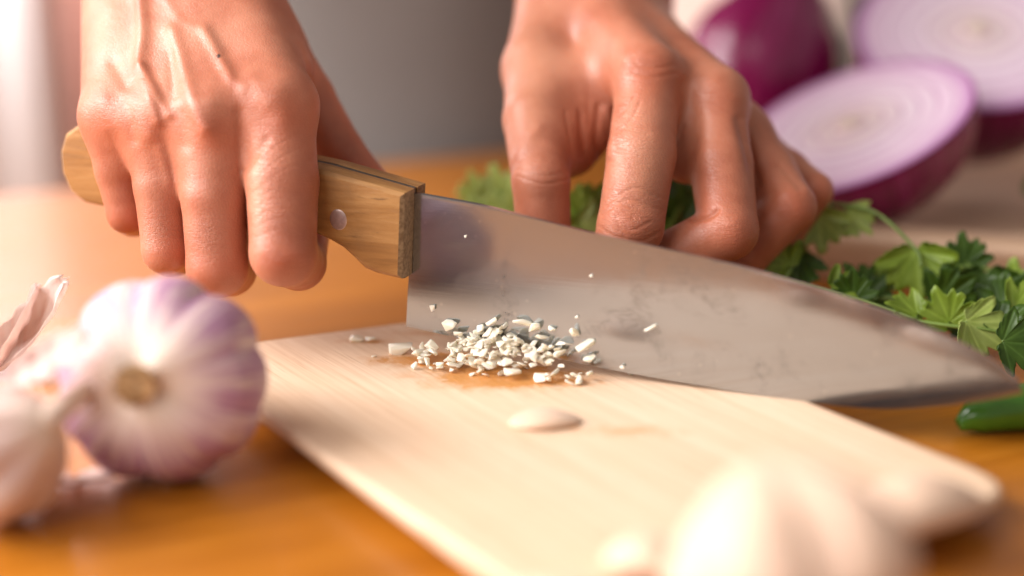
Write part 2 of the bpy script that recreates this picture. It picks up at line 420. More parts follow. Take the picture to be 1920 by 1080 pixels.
# local frame: x along the blade, -y towards the lens, z up
edge = [kn(*q) for q in ((762, 612), (900, 642), (1130, 690), (1320, 724), (1500, 752), (1650, 767), (1760, 762), (1850, 751), (1918, 738))]
spine = [kn(*q) for q in ((779, 361), (900, 383), (1000, 408), (1130, 440), (1330, 484), (1500, 530), (1640, 575), (1760, 622), (1850, 668), (1912, 715))]
es = np.array(spline(edge, 8)); ss = np.array(spline(spine, 8))
us = np.concatenate([np.linspace(0, .9, 40), np.linspace(.9, 1, 20)[1:]])
V = []; Fc = []
def at_u(arr, t):
    L = np.concatenate([[0], np.cumsum(np.linalg.norm(np.diff(arr, axis=0), axis=1))]); return np.array([np.interp(t * L[-1], L, arr[:, 0]), np.interp(t * L[-1], L, arr[:, 1])])
prof = [(0, .10), (.03, .32), (.25, .75), (.6, .98), (.97, 1.08), (1.0, .95)]
for t in us:
    e = at_u(es, t); s = at_u(ss, t); th = .0012 * (1 - .55 * t)
    sec = [(e + (s - e) * f, th * k) for f, k in prof]
    for q, h in sec: V.append((q[0], -h, q[1]))
    for q, h in reversed(sec): V.append((q[0], h, q[1]))
m = 2 * len(prof)
for i in range(len(us) - 1):
    for k in range(m): Fc.append((i * m + k, (i + 1) * m + k, (i + 1) * m + (k + 1) % m, i * m + (k + 1) % m))
Fc.append(tuple(range(m))); Fc.append(tuple(range((len(us) - 1) * m, len(us) * m)))
bm = bmesh.new(); [bm.verts.new(v) for v in V]; bm.verts.ensure_lookup_table()
for f in Fc: bm.faces.new([bm.verts[k] for k in f])
blade = bmobj('blade', bm, M['blade'], knife); blade.data.set_sharp_from_angle(angle=R(32))
# handle outline (mm, u and w)
ho = [(kn(*q, .0105)[0] * 1000, kn(*q, .0105)[1] * 1000) for q in ((757, 363), (752, 526), (705, 515), (681, 505), (660, 484), (640, 466), (616, 452), (590, 440))]
ho += [(-60, 32.5), (-90, 34.5), (-115, 36.5), (-128, 38), (-134, 42), (-137, 49), (-137, 57), (-134, 64), (-127, 68.5), (-112, 68.5), (-90, 66), (-60, 62)]
ho += [(kn(600, 318, .0105)[0] * 1000, kn(600, 318, .0105)[1] * 1000)]
def slab(outl, y0, y1, bev, name, mat, seg=3):
    bm = bmesh.new(); vs = [bm.verts.new((u / 1000, y0, w_ / 1000)) for u, w_ in outl]; f = bm.faces.new(vs)
    r = bmesh.ops.extrude_face_region(bm, geom=[f]); vv = [g for g in r['geom'] if isinstance(g, bmesh.types.BMVert)]
    for v in vv: v.co.y = y1
    bm.normal_update()
    out = min(y0, y1, key=lambda y: -abs(y))
    ed = [e for e in bm.edges if all(abs(v.co.y - out) < 1e-6 for v in e.verts)]
    if bev: bmesh.ops.bevel(bm, geom=ed, offset=bev, segments=seg, profile=.6, affect='EDGES')
    bmesh.ops.triangulate(bm, faces=[f for f in bm.faces if len(f.verts) > 4])
    o = bmobj(name, bm, mat, knife); o.data.set_sharp_from_angle(angle=R(28)); return o
for sgn in (-1, 1):
    o = slab(ho, sgn * .0013, sgn * .0105, .0034, 'handle_scale', M['handle'])
    at = o.data.attributes.new('worn', 'FLOAT', 'FACE')
    at.data.foreach_set('value', [1.0 if (p.normal.x > .5 and p.center.x > -.012) else 0. for p in o.data.polygons])
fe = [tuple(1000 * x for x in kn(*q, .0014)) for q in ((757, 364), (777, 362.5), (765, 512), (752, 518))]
slab(fe, -.0015, .0015, 0, 'shade_strip', M['tang'])  # added dark slab standing in for handle shade and reflection on the blade
tg = [(u * .985 - .3, 49 + (w_ - 49) * .985) for u, w_ in ho]
slab(tg, -.00125, .00125, 0, 'tang', M['tang'])
for u, w_ in [tuple(1000 * x for x in kn(634, 412, .0106)), (-76, 49), (-116, 53)]:
    for sgn in (-1, 1):
        bm = bmesh.new(); bmesh.ops.create_uvsphere(bm, u_segments=28, v_segments=10, radius=.0034, matrix=Matrix.Translation((u / 1000, sgn * .01045, w_ / 1000)) @ Matrix.Diagonal((1, .12, 1.12, 1)))
        bmobj('rivet', bm, M['rivet'], knife)

# ------------------------------------------------------------------ the person: hands grown from one distance field each
VOX = .52
def seg_d(X, a, b, ra, rb):
    ab = b - a; L = float(ab @ ab) + 1e-9
    px, py, pz = X[0] - a[0], X[1] - a[1], X[2] - a[2]
    t = np.clip((px * ab[0] + py * ab[1] + pz * ab[2]) / L, 0, 1)
    return np.sqrt((px - t * ab[0]) ** 2 + (py - t * ab[1]) ** 2 + (pz - t * ab[2]) ** 2) - (ra + (rb - ra) * t)
def smin(a, b, k):
    h = np.maximum(k - np.abs(a - b), 0) / k; return np.minimum(a, b) - h * h * k * .25
class Field:
    def __init__(s, lo, hi):
        s.lo = np.array(lo, np.float32); s.n = np.ceil((np.array(hi) - lo) / VOX).astype(int) + 1
        s.ax = [(s.lo[i] + VOX * np.arange(s.n[i])).astype(np.float32) for i in range(3)]
    def new(s): return np.full(s.n, 1e3, np.float32)
    def add(s, Fd, segs, k):
        for a, b, ra, rb in segs:
            a = np.array(a, np.float32); b = np.array(b, np.float32); mg = max(ra, rb) + k + 2.5
            l = np.minimum(a, b) - mg; h = np.maximum(a, b) + mg
            i0 = np.clip(((l - s.lo) / VOX).astype(int), 0, s.n); i1 = np.clip(((h - s.lo) / VOX).astype(int) + 2, 0, s.n)
            if (i1 <= i0).any(): continue
            sl = tuple(slice(i0[i], i1[i]) for i in range(3))
            X = (s.ax[0][sl[0]][:, None, None], s.ax[1][sl[1]][None, :, None], s.ax[2][sl[2]][None, None, :])
            Fd[sl] = smin(Fd[sl], seg_d(X, a, b, ra, rb), k)
        return Fd
    def nets(s, Fd):
        ins = Fd < 0; c = np.zeros(np.array(s.n) - 1, np.uint8); nx, ny, nz = s.n
        offs = [(i, j, k) for i in (0, 1) for j in (0, 1) for k in (0, 1)]
        for i, j, k in offs: c += ins[i:nx - 1 + i, j:ny - 1 + j, k:nz - 1 + k]
        act = (c > 0) & (c < 8); cells = np.argwhere(act)
        vals = {o: Fd[cells[:, 0] + o[0], cells[:, 1] + o[1], cells[:, 2] + o[2]] for o in offs}
        acc = np.zeros((len(cells), 3)); cnt = np.zeros(len(cells))
        for o in offs:
            for ax in range(3):
                if o[ax]: continue
                q = list(o); q[ax] = 1; q = tuple(q); va, vb = vals[o], vals[q]; cr = (va < 0) != (vb < 0)
                t = np.where(cr, va / np.where(cr, va - vb, 1), 0); p = np.tile(np.array(o, float), (len(cells), 1)); p[:, ax] += t
                acc[cr] += p[cr]; cnt[cr] += 1
        verts = s.lo + VOX * (cells + acc / cnt[:, None])
        im = np.full(act.shape, -1, np.int64); im[act] = np.arange(len(cells)); quads = []
        for ax in range(3):
            a = np.moveaxis(ins, ax, 0); im2 = np.moveaxis(im, ax, 0); cr = a[:-1] != a[1:]
            cr = cr[:, 1:-1, 1:-1]; e = np.argwhere(cr); x, y, z = e[:, 0], e[:, 1] + 1, e[:, 2] + 1
            q = np.stack([im2[x, y - 1, z - 1], im2[x, y, z - 1], im2[x, y, z], im2[x, y - 1, z]], 1)
            fl = a[x, y, z]
            if ax == 1: fl = ~fl
            q[~fl] = q[~fl][:, ::-1]; quads.append(q[(q >= 0).all(1)])
        return verts, np.concatenate(quads)
def smooth_mesh(V, Q, it=4, lam=.5):
    e = np.concatenate([Q[:, [0, 1]], Q[:, [1, 2]], Q[:, [2, 3]], Q[:, [3, 0]]]); n = len(V)
    deg = np.bincount(e[:, 0], minlength=n) + np.bincount(e[:, 1], minlength=n)
    for k in range(it):
        acc = np.stack([np.bincount(e[:, 0], V[e[:, 1], i], n) + np.bincount(e[:, 1], V[e[:, 0], i], n) for i in range(3)], 1)
        V = V + lam * (acc / np.maximum(deg, 1)[:, None] - V)
    return V
def vnorm(V, Q):
    fn = np.cross(V[Q[:, 2]] - V[Q[:, 0]], V[Q[:, 3]] - V[Q[:, 1]]); out = np.zeros_like(V)
    for i in range(4):
        for k in range(3): out[:, k] += np.bincount(Q[:, i], fn[:, k], len(V))
    return out / np.maximum(np.linalg.norm(out, axis=1), 1e-9)[:, None]
def J(px, py, d): return P(px, py, d) * 1000
def poly_dist(px, py, pts):
    best = np.full(px.shape, 1e9)
    for (ax, ay), (bx, by) in zip(pts[:-1], pts[1:]):
        dx, dy = bx - ax, by - ay; t = np.clip(((px - ax) * dx + (py - ay) * dy) / (dx * dx + dy * dy), 0, 1)
        best = np.minimum(best, np.hypot(px - ax - t * dx, py - ay - t * dy))
    return best
def chain(pts, rad): return [(pts[i], pts[i + 1], rad[i], rad[i + 1]) for i in range(len(pts) - 1)]
def make_hand(fingers, palm, extra, palm_k, web_k, ridges, wr_spots, red_spots, pale_spots, mole=None, zmax=None):
    """fingers: list of (joints, radii); palm: segments; all in mm world coordinates."""
    allp = np.array([q for f in fingers for q in f[0]] + [q for s in palm + extra for q in s[:2]])
    lo = allp.min(0) - 20; hi = allp.max(0) + 20
    if zmax is not None: hi[2] = min(hi[2], zmax)
    fd = Field(lo, hi); Fp = fd.add(fd.new(), palm, palm_k); FN = fd.new()
    for f in fingers:
        g = fd.add(fd.new(), chain(*f[:2]), 1.6)
        if len(f) > 2: g = fd.add(g, f[2], 2.5)
        FN = smin(FN, g, .7)
    Fp = smin(Fp, FN, web_k)
    if extra: Fp = fd.add(Fp, extra, 9.0)
    V, Q = fd.nets(Fp); V = smooth_mesh(V, Q); n = vnorm(V, Q)
    tocam = CAM * 1000 - V; tocam /= np.linalg.norm(tocam, axis=1)[:, None]
    if (n * tocam).sum(1).mean() < -.2: pass
    rel = V / 1000 - CAM; dep = rel @ F_; px = 960 + FPX * (rel @ R_) / dep; py = 540 - FPX * (rel @ U_) / dep
    face = np.clip(((n * tocam).sum(1) - .05) / .35, 0, 1)
    disp = np.zeros(len(V))
    for pts, wpx, amp in ridges:
        pp = np.array(spline([np.array(q, float) for q in pts], 6)); disp += amp * np.exp(-(poly_dist(px, py, [tuple(q) for q in pp]) / wpx) ** 2)
    V = V + n * (disp * face)[:, None]
    def spots(lst, soft=1.0):
        a = np.zeros(len(V))
        for x, y, rx, ry, am in lst: a = np.maximum(a, am * np.exp(-((px - x) / rx) ** 2 - ((py - y) / ry) ** 2))
        return a * np.clip(face * 1.5, 0, 1)
    at = dict(wrinkle=spots(wr_spots), red=spots(red_spots), pale=spots(pale_spots))
    at['mole'] = np.exp(-(np.hypot(px - mole[0], py - mole[1]) / mole[2]) ** 4) * face if mole else np.zeros(len(V))
    return V / 1000, Q, at

# hand that holds the knife (left in the photograph)
idxf = ([J(527, 200, 503), J(529, 340, 497), J(531, 474, 494), J(560, 493, 516), J(578, 440, 536)], [11.6, 12.7, 11.5, 9.8, 8.0])
midf = ([J(398, 222, 502), J(402, 370, 502), J(408, 500, 504), J(430, 505, 526), J(450, 445, 545)], [11.4, 11.5, 10.8, 9.8, 8.2])
ringf = ([J(288, 228, 510), J(300, 350, 510.5), J(312, 468, 512), J(322, 478, 535), J(335, 420, 552)], [9.8, 9.2, 8.6, 8.4, 7.6])
pinf = ([J(206, 222, 520), J(222, 320, 521.5), J(238, 400, 524), J(250, 408, 542), J(262, 366, 556)], [9.2, 8.3, 7.2, 7.0, 6.8])
thumb = ([J(520, 110, 548), J(572, 185, 552), J(636, 285, 550), J(692, 350, 546)], [13, 11.5, 9.6, 8.4])
W1 = J(318, -165, 572); W0 = J(322, -330, 600)
palm = [(J(525, 195, 504), J(410, -90, 556), 12.8, 15), (J(398, 218, 504), J(350, -110, 560), 13, 16), (J(288, 222, 511), J(290, -110, 564), 12, 15),
        (J(213, 215, 521), J(222, -110, 568), 11.6, 14), (W1, W0, 24, 24), (J(270, -120, 568), W1, 18, 23), (J(395, -110, 562), W1, 18, 23),
        (J(470, 120, 535), J(300, 130, 535), 14, 12), (J(470, 60, 545), J(395, -80, 570), 15, 18), (J(300, 180, 535), J(280, -60, 580), 13, 18),
        (J(246, 225, 519), J(252, 290, 520), 9, 7), (J(341, 230, 511), J(343, 335, 510), 10, 7.5), (J(462, 215, 506), J(458, 300, 505), 11, 8)]
extra = [(J(530, 130, 530), J(448, 0, 552), 11.0, 11.0)]
ridges = [([(262, -20), (268, 60), (262, 130), (285, 185), (300, 225)], 13, 1.5), ([(268, 125), (300, 185), (318, 215)], 8, .9),
          ([(325, 60), (345, 130), (365, 200), (385, 240)], 15, 1.3), ([(385, 60), (430, 140), (455, 165)], 13, .7), ([(300, -20), (340, 40), (385, 60), (430, 145)], 11, .35),
          ([(470, 150), (500, 190)], 20, .7), ([(205, 20), (190, 120), (190, 200)], 22, .6), ([(275, 200), (283, 250)], 20, 1.2), ([(390, 200), (396, 250)], 24, 1.2),
          ([(200, 195), (205, 235)], 18, 1.0), ([(520, 175), (530, 225)], 24, .7), ([(236, 200), (250, 262)], 12, -.6), ([(337, 215), (345, 270)], 14, -.6), ([(450, 210), (462, 300)], 13, -.6),
          ([(500, 470), (530, 486), (562, 476)], 16, .5), ([(476, 392), (525, 372), (588, 402)], 3, -.07), ([(476, 410), (525, 390), (588, 418)], 3, -.07), ([(478, 428), (530, 408), (586, 434)], 3, -.07), ([(480, 446), (530, 428), (584, 450)], 3, -.07),
          ([(468, 330), (510, 280), (560, 250)], 3, -.07), ([(472, 345), (520, 300), (580, 270)], 3, -.07), ([(475, 362), (530, 320), (590, 300)], 3, -.07), ([(456, 318), (475, 295), (500, 262)], 8, -.5), ([(300, 280), (318, 340)], 10, .4), ([(215, 120), (235, 160)], 12, -.5), ([(320, 100), (325, 180)], 10, -.5)]
wr = [(530, 300, 70, 70, .55), (535, 470, 60, 40, .9), (200, 205, 50, 35, .3), (285, 215, 45, 40, .3), (392, 235, 50, 40, .3), (515, 190, 55, 45, .4), (520, 385, 55, 60, .5), (300, 440, 40, 40, .5), (400, 450, 50, 50, .4)]
redn = [(528, 485, 45, 30, .9), (400, 260, 55, 40, .55), (295, 250, 45, 40, .6), (205, 250, 40, 40, .5), (520, 215, 60, 50, .5), (305, 470, 40, 26, .7), (240, 405, 36, 24, .6), (400, 500, 50, 26, .5), (680, 330, 40, 30, .8)]
pale = [(480, 350, 14, 90, .6), (200, 60, 40, 90, .5)]
hv1, hq1, ha1 = make_hand([idxf, midf, ringf, pinf, thumb], palm, extra, 13.0, 7.0, ridges, wr, redn, pale, (411, 109, 4.2))

# hand that steadies the herbs (right in the photograph)
idx2 = ([J(1214, 150, 540), J(1203, 290, 524), J(1182, 425, 516), J(1150, 520, 530), J(1128, 600, 540)], [11.6, 12.6, 12.0, 9.8, 7.8])
mid2 = ([J(1342, 190, 545), J(1352, 310, 533), J(1366, 432, 520), J(1235, 492, 532), J(1165, 545, 542)], [11, 11.8, 10.8, 9.6, 7.8])
ring2 = ([J(1396, 258, 564), J(1440, 322, 552), J(1482, 388, 538), J(1395, 478, 545), J(1310, 550, 548)], [10, 10.6, 9.6, 9.4, 7.6])
pin2 = ([J(1425, 300, 582), J(1478, 325, 574), J(1526, 358, 562), J(1470, 440, 566), J(1400, 500, 566)], [8.4, 8.8, 7.4, 7.4, 6.4])
thumb2 = ([J(1012, 130, 574), J(1003, 225, 552), J(1014, 340, 532), J(1020, 450, 536), J(1035, 520, 545)], [13, 12.4, 10.8, 10.4, 8.2])
V1 = J(1118, -40, 622); V0 = J(1125, -230, 690)
palm2 = [(J(1214, 145, 541), J(1085, 10, 600), 13, 17), (J(1342, 188, 547), J(1120, 10, 606), 12.4, 16), (J(1392, 258, 566), J(1145, 15, 612), 10.6, 15), (J(1422, 300, 584), J(1165, 20, 618), 9, 14),
         (J(1100, 0, 610), V1, 24, 27), (V1, V0, 29, 33), (J(1172, 70, 640), J(1175, -200, 690), 21, 26), (J(1012, 130, 574), J(1070, 0, 610), 15, 22), (J(1330, 240, 580), J(1180, 120, 605), 12, 18),
         (J(1278, 180, 552), J(1284, 305, 543), 10, 8), (J(1372, 235, 563), J(1404, 325, 556), 9, 7), (J(1404, 325, 557), J(1425, 385, 552), 7, 6.5), (J(1408, 345, 554), J(1430, 405, 549), 7.5, 7), (J(1418, 285, 576), J(1455, 325, 570), 8, 6)]
extra2 = [(J(1040, 180, 562), J(1130, 160, 562), 14, 13), (J(1045, 265, 552), J(1100, 245, 558), 10, 11), (J(1040, 300, 548), J(1078, 300, 556), 8, 6)]
ridges2 = [([(1140, 205), (1150, 250), (1146, 290)], 9, .9), ([(1122, 200), (1118, 260), (1130, 305)], 7, -.6), ([(1180, 110), (1215, 108), (1250, 115)], 20, .9), ([(1340, 160), (1375, 180)], 20, .7),
           ([(1285, 160), (1300, 230), (1288, 310)], 18, -1.1), ([(1388, 225), (1405, 290), (1420, 345)], 10, -1.2), ([(1462, 310), (1500, 350)], 8, -.6), ([(960, 300), (985, 270), (1010, 240)], 10, .5), ([(1090, 215), (1092, 290)], 7, -.6),
           ([(1150, 395), (1185, 425), (1225, 410)], 22, .5), ([(1128, 405), (1178, 374), (1240, 395)], 3.2, -.30), ([(1122, 424), (1150, 442), (1200, 452), (1236, 436)], 3.2, -.28), ([(1136, 385), (1190, 352), (1246, 374)], 3.0, -.24),
           ([(1158, 408), (1185, 430), (1218, 416)], 3.0, -.28), ([(1148, 392), (1172, 445)], 2.8, -.2), ([(1165, 240), (1215, 250)], 3, -.15), ([(1150, 225), (1172, 205), (1190, 180)], 3, -.25), ([(1158, 250), (1185, 222), (1200, 190)], 3, -.2), ([(1148, 270), (1190, 260)], 3, -.07), ([(1190, 120), (1230, 128), (1265, 122)], 3.5, -.25), ([(1185, 135), (1225, 145), (1270, 138)], 3.5, -.2), ([(1060, 210), (1075, 300)], 4, -.3), ([(1085, 205), (1100, 300)], 4, -.3), ([(970, 330), (1020, 345), (1070, 335)], 3, -.2), ([(972, 318), (1020, 330), (1070, 318)], 3, -.15), ([(1378, 420), (1390, 450)], 22, .5), ([(1480, 375), (1500, 400)], 18, .5), ([(1295, 410), (1325, 408), (1345, 395)], 5, -1.0)]
wr2 = [(1190, 400, 75, 60, 1.0), (1160, 230, 45, 60, .8), (1215, 125, 60, 45, .6), (1345, 180, 45, 40, .5), (1200, 300, 60, 60, .4), (1375, 420, 50, 45, .6), (1490, 385, 40, 35, .7), (1050, 300, 60, 80, .55), (1320, 330, 60, 60, .35)]
red2 = [(1185, 420, 55, 45, .55), (1380, 440, 50, 40, .7), (1490, 385, 40, 36, .75), (1540, 350, 28, 28, .6), (1220, 140, 60, 45, .45), (1350, 185, 50, 36, .4), (1320, 390, 40, 46, .6), (1110, 260, 40, 60, .5), (1450, 400, 36, 36, .5)]
pale2 = [(1000, 120, 60, 120, .5), (1210, 330, 40, 80, .4)]
hv2, hq2, ha2 = make_hand([idx2, mid2, ring2, pin2, thumb2], palm2, extra2, 11.0, 7.0, ridges2, wr2, red2, pale2)

person = thing('person', 'person in a grey apron gripping the knife and steadying herbs with the other hand', 'person', (-.08, 1.08, -.74))
off = np.array(person.location)
BV = [hv1, hv2]; BQ = [tuple(map(tuple, hq1)), tuple(map(tuple, hq2 + len(hv1)))]
base = len(hv1) + len(hv2); arms = []
def arm(a, b, elbow, shoulder, ra):
    """forearm and upper arm, sleeved into the wrist end of the hand"""
    a, b = a / 1000, b / 1000
    pts = spline([a, b, np.array(elbow) * .55 + b * .45, elbow, np.array(elbow) * .5 + np.array(shoulder) * .5, shoulder], 5)
    t = np.linspace(0, 1, len(pts)); rad = np.interp(t, [0, .2, .45, .6, .8, 1], [ra * .96, ra, ra * 1.35, ra * 1.4, ra * 1.5, ra * 1.75])
    return tube(pts, rad, 28)
arms.append(arm(W1, W0, (-.34, .86, .33), (-.27, 1.08, .55), .024)); arms.append(arm(V1, V0, (.17, .90, .36), (.12, 1.08, .55), .031))
allV = [np.concatenate(BV)]; allF = [np.concatenate([hq1, hq2 + len(hv1)])]; tubeF = []
for v_, f_ in arms:
    allV.append(np.array([tuple(q) for q in v_])); tubeF += [tuple(i + base for i in f) for f in f_]; base += len(v_)
# chest, neck under the clothes
tv, tf = tube([(-.08, 1.10, -.1), (-.08, 1.10, .2), (-.08, 1.10, .45), (-.08, 1.09, .56), (-.08, 1.08, .62), (-.08, 1.07, .70)], [.155, .15, .165, .12, .058, .056], 28)
tv = [Vector((q.x, 1.09 + (q.y - 1.09) * .62, q.z)) for q in tv]
allV.append(np.array([tuple(q) for q in tv])); tubeF += [tuple(i + base for i in f) for f in tf]; base += len(tv)
AV = np.concatenate(allV) - off
me = bpy.data.meshes.new('body'); me.from_pydata(AV.tolist(), [], [tuple(q) for q in allF[0].tolist()] + tubeF)
bm = bmesh.new(); bm.from_mesh(me); bmesh.ops.recalc_face_normals(bm, faces=bm.faces); bm.to_mesh(me); bm.free()
body = link('body', me, M['skin'], person)
for k in ('wrinkle', 'red', 'pale', 'mole'):
    a = me.attributes.new(k, 'FLOAT', 'POINT'); arr = np.zeros(len(AV)); nn = len(hv1) + len(hv2); arr[:nn] = np.concatenate([ha1[k], ha2[k]]); a.data.foreach_set('value', arr)
# shirt and apron
def ring_surface(name, secs, mat, a0=0, a1=2 * math.pi, n=48, fold=0., thick=.003):
    V = []; Fc = []
    for (cx, cy, z, rx, ry) in secs:
        for k in range(n + 1):
            th = a0 + (a1 - a0) * k / n; f = 1 + fold * math.sin(9 * th + z * 5)
            V.append((cx + rx * f * math.cos(th), cy + ry * f * math.sin(th), z))
    for i in range(len(secs) - 1):
        for k in range(n): Fc.append((i * (n + 1) + k, i * (n + 1) + k + 1, (i + 1) * (n + 1) + k + 1, (i + 1) * (n + 1) + k))
    o = mesh(name, np.array(V) - off, Fc, mat, person); s = o.modifiers.new('s', 'SOLIDIFY'); s.thickness = thick; return o
ring_surface('shirt', [(-.08, 1.09, -.2, .17, .125), (-.08, 1.09, .2, .168, .12), (-.08, 1.09, .45, .185, .128), (-.08, 1.08, .55, .145, .10), (-.08, 1.07, .60, .07, .066)], M['shirt'], fold=.01)
ring_surface('apron', [(-.08, 1.09, -.62, .20, .155), (-.08, 1.09, -.1, .182, .14), (-.08, 1.09, .2, .178, .132), (-.08, 1.09, .40, .186, .137)], M['apron'], R(175), R(365), fold=.012)
for ax, aux in (((-.27, 1.08, .55), (-.315, .99, .455)), ((.12, 1.08, .55), (.142, 1.0, .47))):
    v_, f_ = tube([ax, np.array(ax) * .5 + np.array(aux) * .5, aux], [.07, .062, .058], 24, False); o = mesh('sleeve', np.array([tuple(q) for q in v_]) - off, f_, M['shirt'], person)
    o.modifiers.new('s', 'SOLIDIFY').thickness = .002

# ------------------------------------------------------------------ garlic
def bulb_mesh(nl, seed, rw=1.0, hgt=.92, depthl=.16, nphi=160, nth=70):
    """unit bulb: root at -z, neck at +z"""
    r0 = random.Random(seed); ph0 = [2 * math.pi * (k + r0.uniform(-.16, .16)) / nl for k in range(nl)]; am = [r0.uniform(.9, 1.05) for _ in ph0]
    V, Fc, mer, bel = [], [], [], []
    for i in range(nth + 1):
        th = math.pi * i / nth; c = -math.cos(th); s = math.sin(th)
        env = max(0, s) ** .85
        for k in range(nphi):
            ph = 2 * math.pi * k / nphi
            d = min(range(nl), key=lambda q: abs((ph - ph0[q] + math.pi) % (2 * math.pi) - math.pi))
            dd = abs((ph - ph0[d] + math.pi) % (2 * math.pi) - math.pi) / (math.pi / nl)
            lobe = 1 - depthl * min(1, dd) ** 2.4 * s
            r = rw * env * lobe * (.75 + .25 * am[d])
            z = hgt * c
            if c > 0: r = r * (1 - .35 * c ** 2); z += .22 * max(0, c - .6) ** 1.2
            if c < -.5: z += .26 * (-c - .5) ** 1.0 * (1 - .3 * math.cos(3 * ph))   # flat, dimpled root end
            n = noise.noise(Vector((math.cos(ph) * 2 + seed, math.sin(ph) * 2, c * 2))) * .022
            V.append(((r + n * s) * math.cos(ph), (r + n * s) * math.sin(ph), z)); mer.append((math.cos(ph), math.sin(ph), c))
            bel.append(min(1, max(0, (s - .25) / .5)))
    for i in range(nth):
        for k in range(nphi): Fc.append((i * nphi + k, i * nphi + (k + 1) % nphi, (i + 1) * nphi + (k + 1) % nphi, (i + 1) * nphi + k))
    return V, Fc, mer, bel
def put_attr(o, mer, bel):
    a = o.data.attributes.new('mer', 'FLOAT_VECTOR', 'POINT'); a.data.foreach_set('vector', [x for m_ in mer for x in m_])
    if bel is not None: b = o.data.attributes.new('belly', 'FLOAT', 'POINT'); b.data.foreach_set('value', bel)
def garlic_bulb(label, cen, rad, root_dir, mat, seed, nl=9, neck=.9, spin=0, hgt=.92, depthl=.16, group=None, thick=1.0):
    """root_dir: where the root end points, in world space"""
    q = Vector([-float(x) for x in root_dir]).to_track_quat('Z', 'Y'); mtx = q.to_matrix().to_4x4() @ Matrix.Rotation(spin, 4, 'Z') @ Matrix.Scale(rad, 4)
    V, Fc, mer, bel = bulb_mesh(nl, seed, hgt=hgt, depthl=depthl); V = [mtx @ Vector(v) for v in V]
    zlow = min(v.z for v in V); t = thing('garlic_bulb', label, 'garlic bulb', (float(cen[0]), float(cen[1]), .0001), group)
    lift = Vector((0, 0, -zlow)); o = mesh('bulb', [v + lift for v in V], Fc, mat, t); put_attr(o, mer, bel)
    r0 = random.Random(seed + 5); VV, FF = [], []
    zr = -hgt + .05
    ds = [(0, 0)] + [(.19 * math.cos(a), .19 * math.sin(a)) for a in np.linspace(0, 2 * math.pi, 14, endpoint=False)]
    dv = [mtx @ Vector((x, y, zr - (.06 if i == 0 else .0))) + lift for i, (x, y) in enumerate(ds)]
    FF += [(0, 1 + i, 1 + (i + 1) % 14) for i in range(14)]; VV += dv
    for _ in range(90):                                                      # the dry tuft of roots
        a = r0.uniform(0, 6.28); rr = .18 * math.sqrt(r0.random()); b = Vector((rr * math.cos(a), rr * math.sin(a), zr + .02))
        e = b + Vector((r0.uniform(-.07, .07), r0.uniform(-.07, .07), -r0.uniform(.05, .15)))
        v2, f2 = tube([mtx @ b + lift, mtx @ e + lift], [.011 * rad, .006 * rad], 4); n0 = len(VV); VV += v2; FF += [tuple(i + n0 for i in f) for f in f2]
    mesh('root_plate', VV, FF, M['root'], t)
    if neck:
        pts = [mtx @ Vector((0.05 * k * k, .02 * k, hgt * (.88) + neck * k / 5)) + lift for k in range(6)]
        v2, f2 = tube(pts, [rad * x * thick for x in (.29, .25, .21, .18, .16, .10)], 14); o = mesh('neck', v2, f2, M['garlic2'], t); put_attr(o, [(math.cos(k * .45), math.sin(k * .45), k / 30) for k in range(len(v2))], [.2] * len(v2))
    return t
def on(z, rad, px, py, d):  # centre at the pixel and depth, resting on level z
    p = P(px, py, d); return p
g1 = P(306, 692, 432)
garlic_bulb('purple striped garlic bulb on its side with brown root end facing out', g1, .0322, (-.08, -.90, .27), M['garlic'], 3, 9, neck=.55, spin=.3, hgt=.84, depthl=.07)
g2 = P(-8, 828, 400)
garlic_bulb('pale garlic bulb at the left edge with its dry neck lying across', g2, .0215, (-.80, .15, -.50), M['garlic2'], 8, 8, neck=.22, thick=.9)
g3 = P(1480, 1095, 318)
garlic_bulb('large blurred whole garlic bulb standing on the table before the board', g3, .0285, (.18, -.70, -.62), M['garlic3'], 14, 5, neck=0, spin=.9, depthl=.15, hgt=.88)
g4 = P(1040, 1250, 300)
garlic_bulb('smaller blurred garlic bulb at the bottom edge in front of the board', g4, .018, (.5, -.7, -.3), M['garlic3'], 21, 8, neck=.2)

# garlic skins: thin, curled, ragged
def peel(label, cen, L, W, rot, curl, seed, mat, group='loose garlic skins'):
    r0 = random.Random(seed); nu, nv = 26, 14; V, Fc = [], []
    for i in range(nu + 1):
        u = i / nu
        wd = W * (math.sin(math.pi * min(1, u * .9 + .08)) ** .55) * (1 + .12 * noise.noise(Vector((u * 7, seed, 0))))
        for j in range(nv + 1):
            v = j / nv * 2 - 1; rag = 1 + (.14 * noise.noise(Vector((v * 5, seed * 3.1, 9))) if i == nu else 0)
            a = curl * v
            V.append((L * (u - .5) * rag + .003 * noise.noise(Vector((v * 4, seed, 3))) * u, wd * math.sin(a) / max(curl, .1), wd * (1 - math.cos(a)) / max(curl, .1) * 1.0 + .0022 * noise.noise(Vector((u * 6, v * 3, seed))) + L * .35 * u * u))
    for i in range(nu):
        for j in range(nv): Fc.append((i * (nv + 1) + j, i * (nv + 1) + j + 1, (i + 1) * (nv + 1) + j + 1, (i + 1) * (nv + 1) + j))
    m4 = Matrix.Rotation(rot[2], 4, 'Z') @ Matrix.Rotation(rot[1], 4, 'Y') @ Matrix.Rotation(rot[0], 4, 'X')
    VV = [m4 @ Vector(v) for v in V]; zl = min(v.z for v in VV)
    o = mesh('garlic_skin', [v - Vector((0, 0, zl)) for v in VV], Fc, mat, loc=tuple(cen)); o.modifiers.new('s', 'SOLIDIFY').thickness = .00012
    return tag(o, label, 'garlic skin', group)
def zc(px, py, z): return Z(px, py, z)
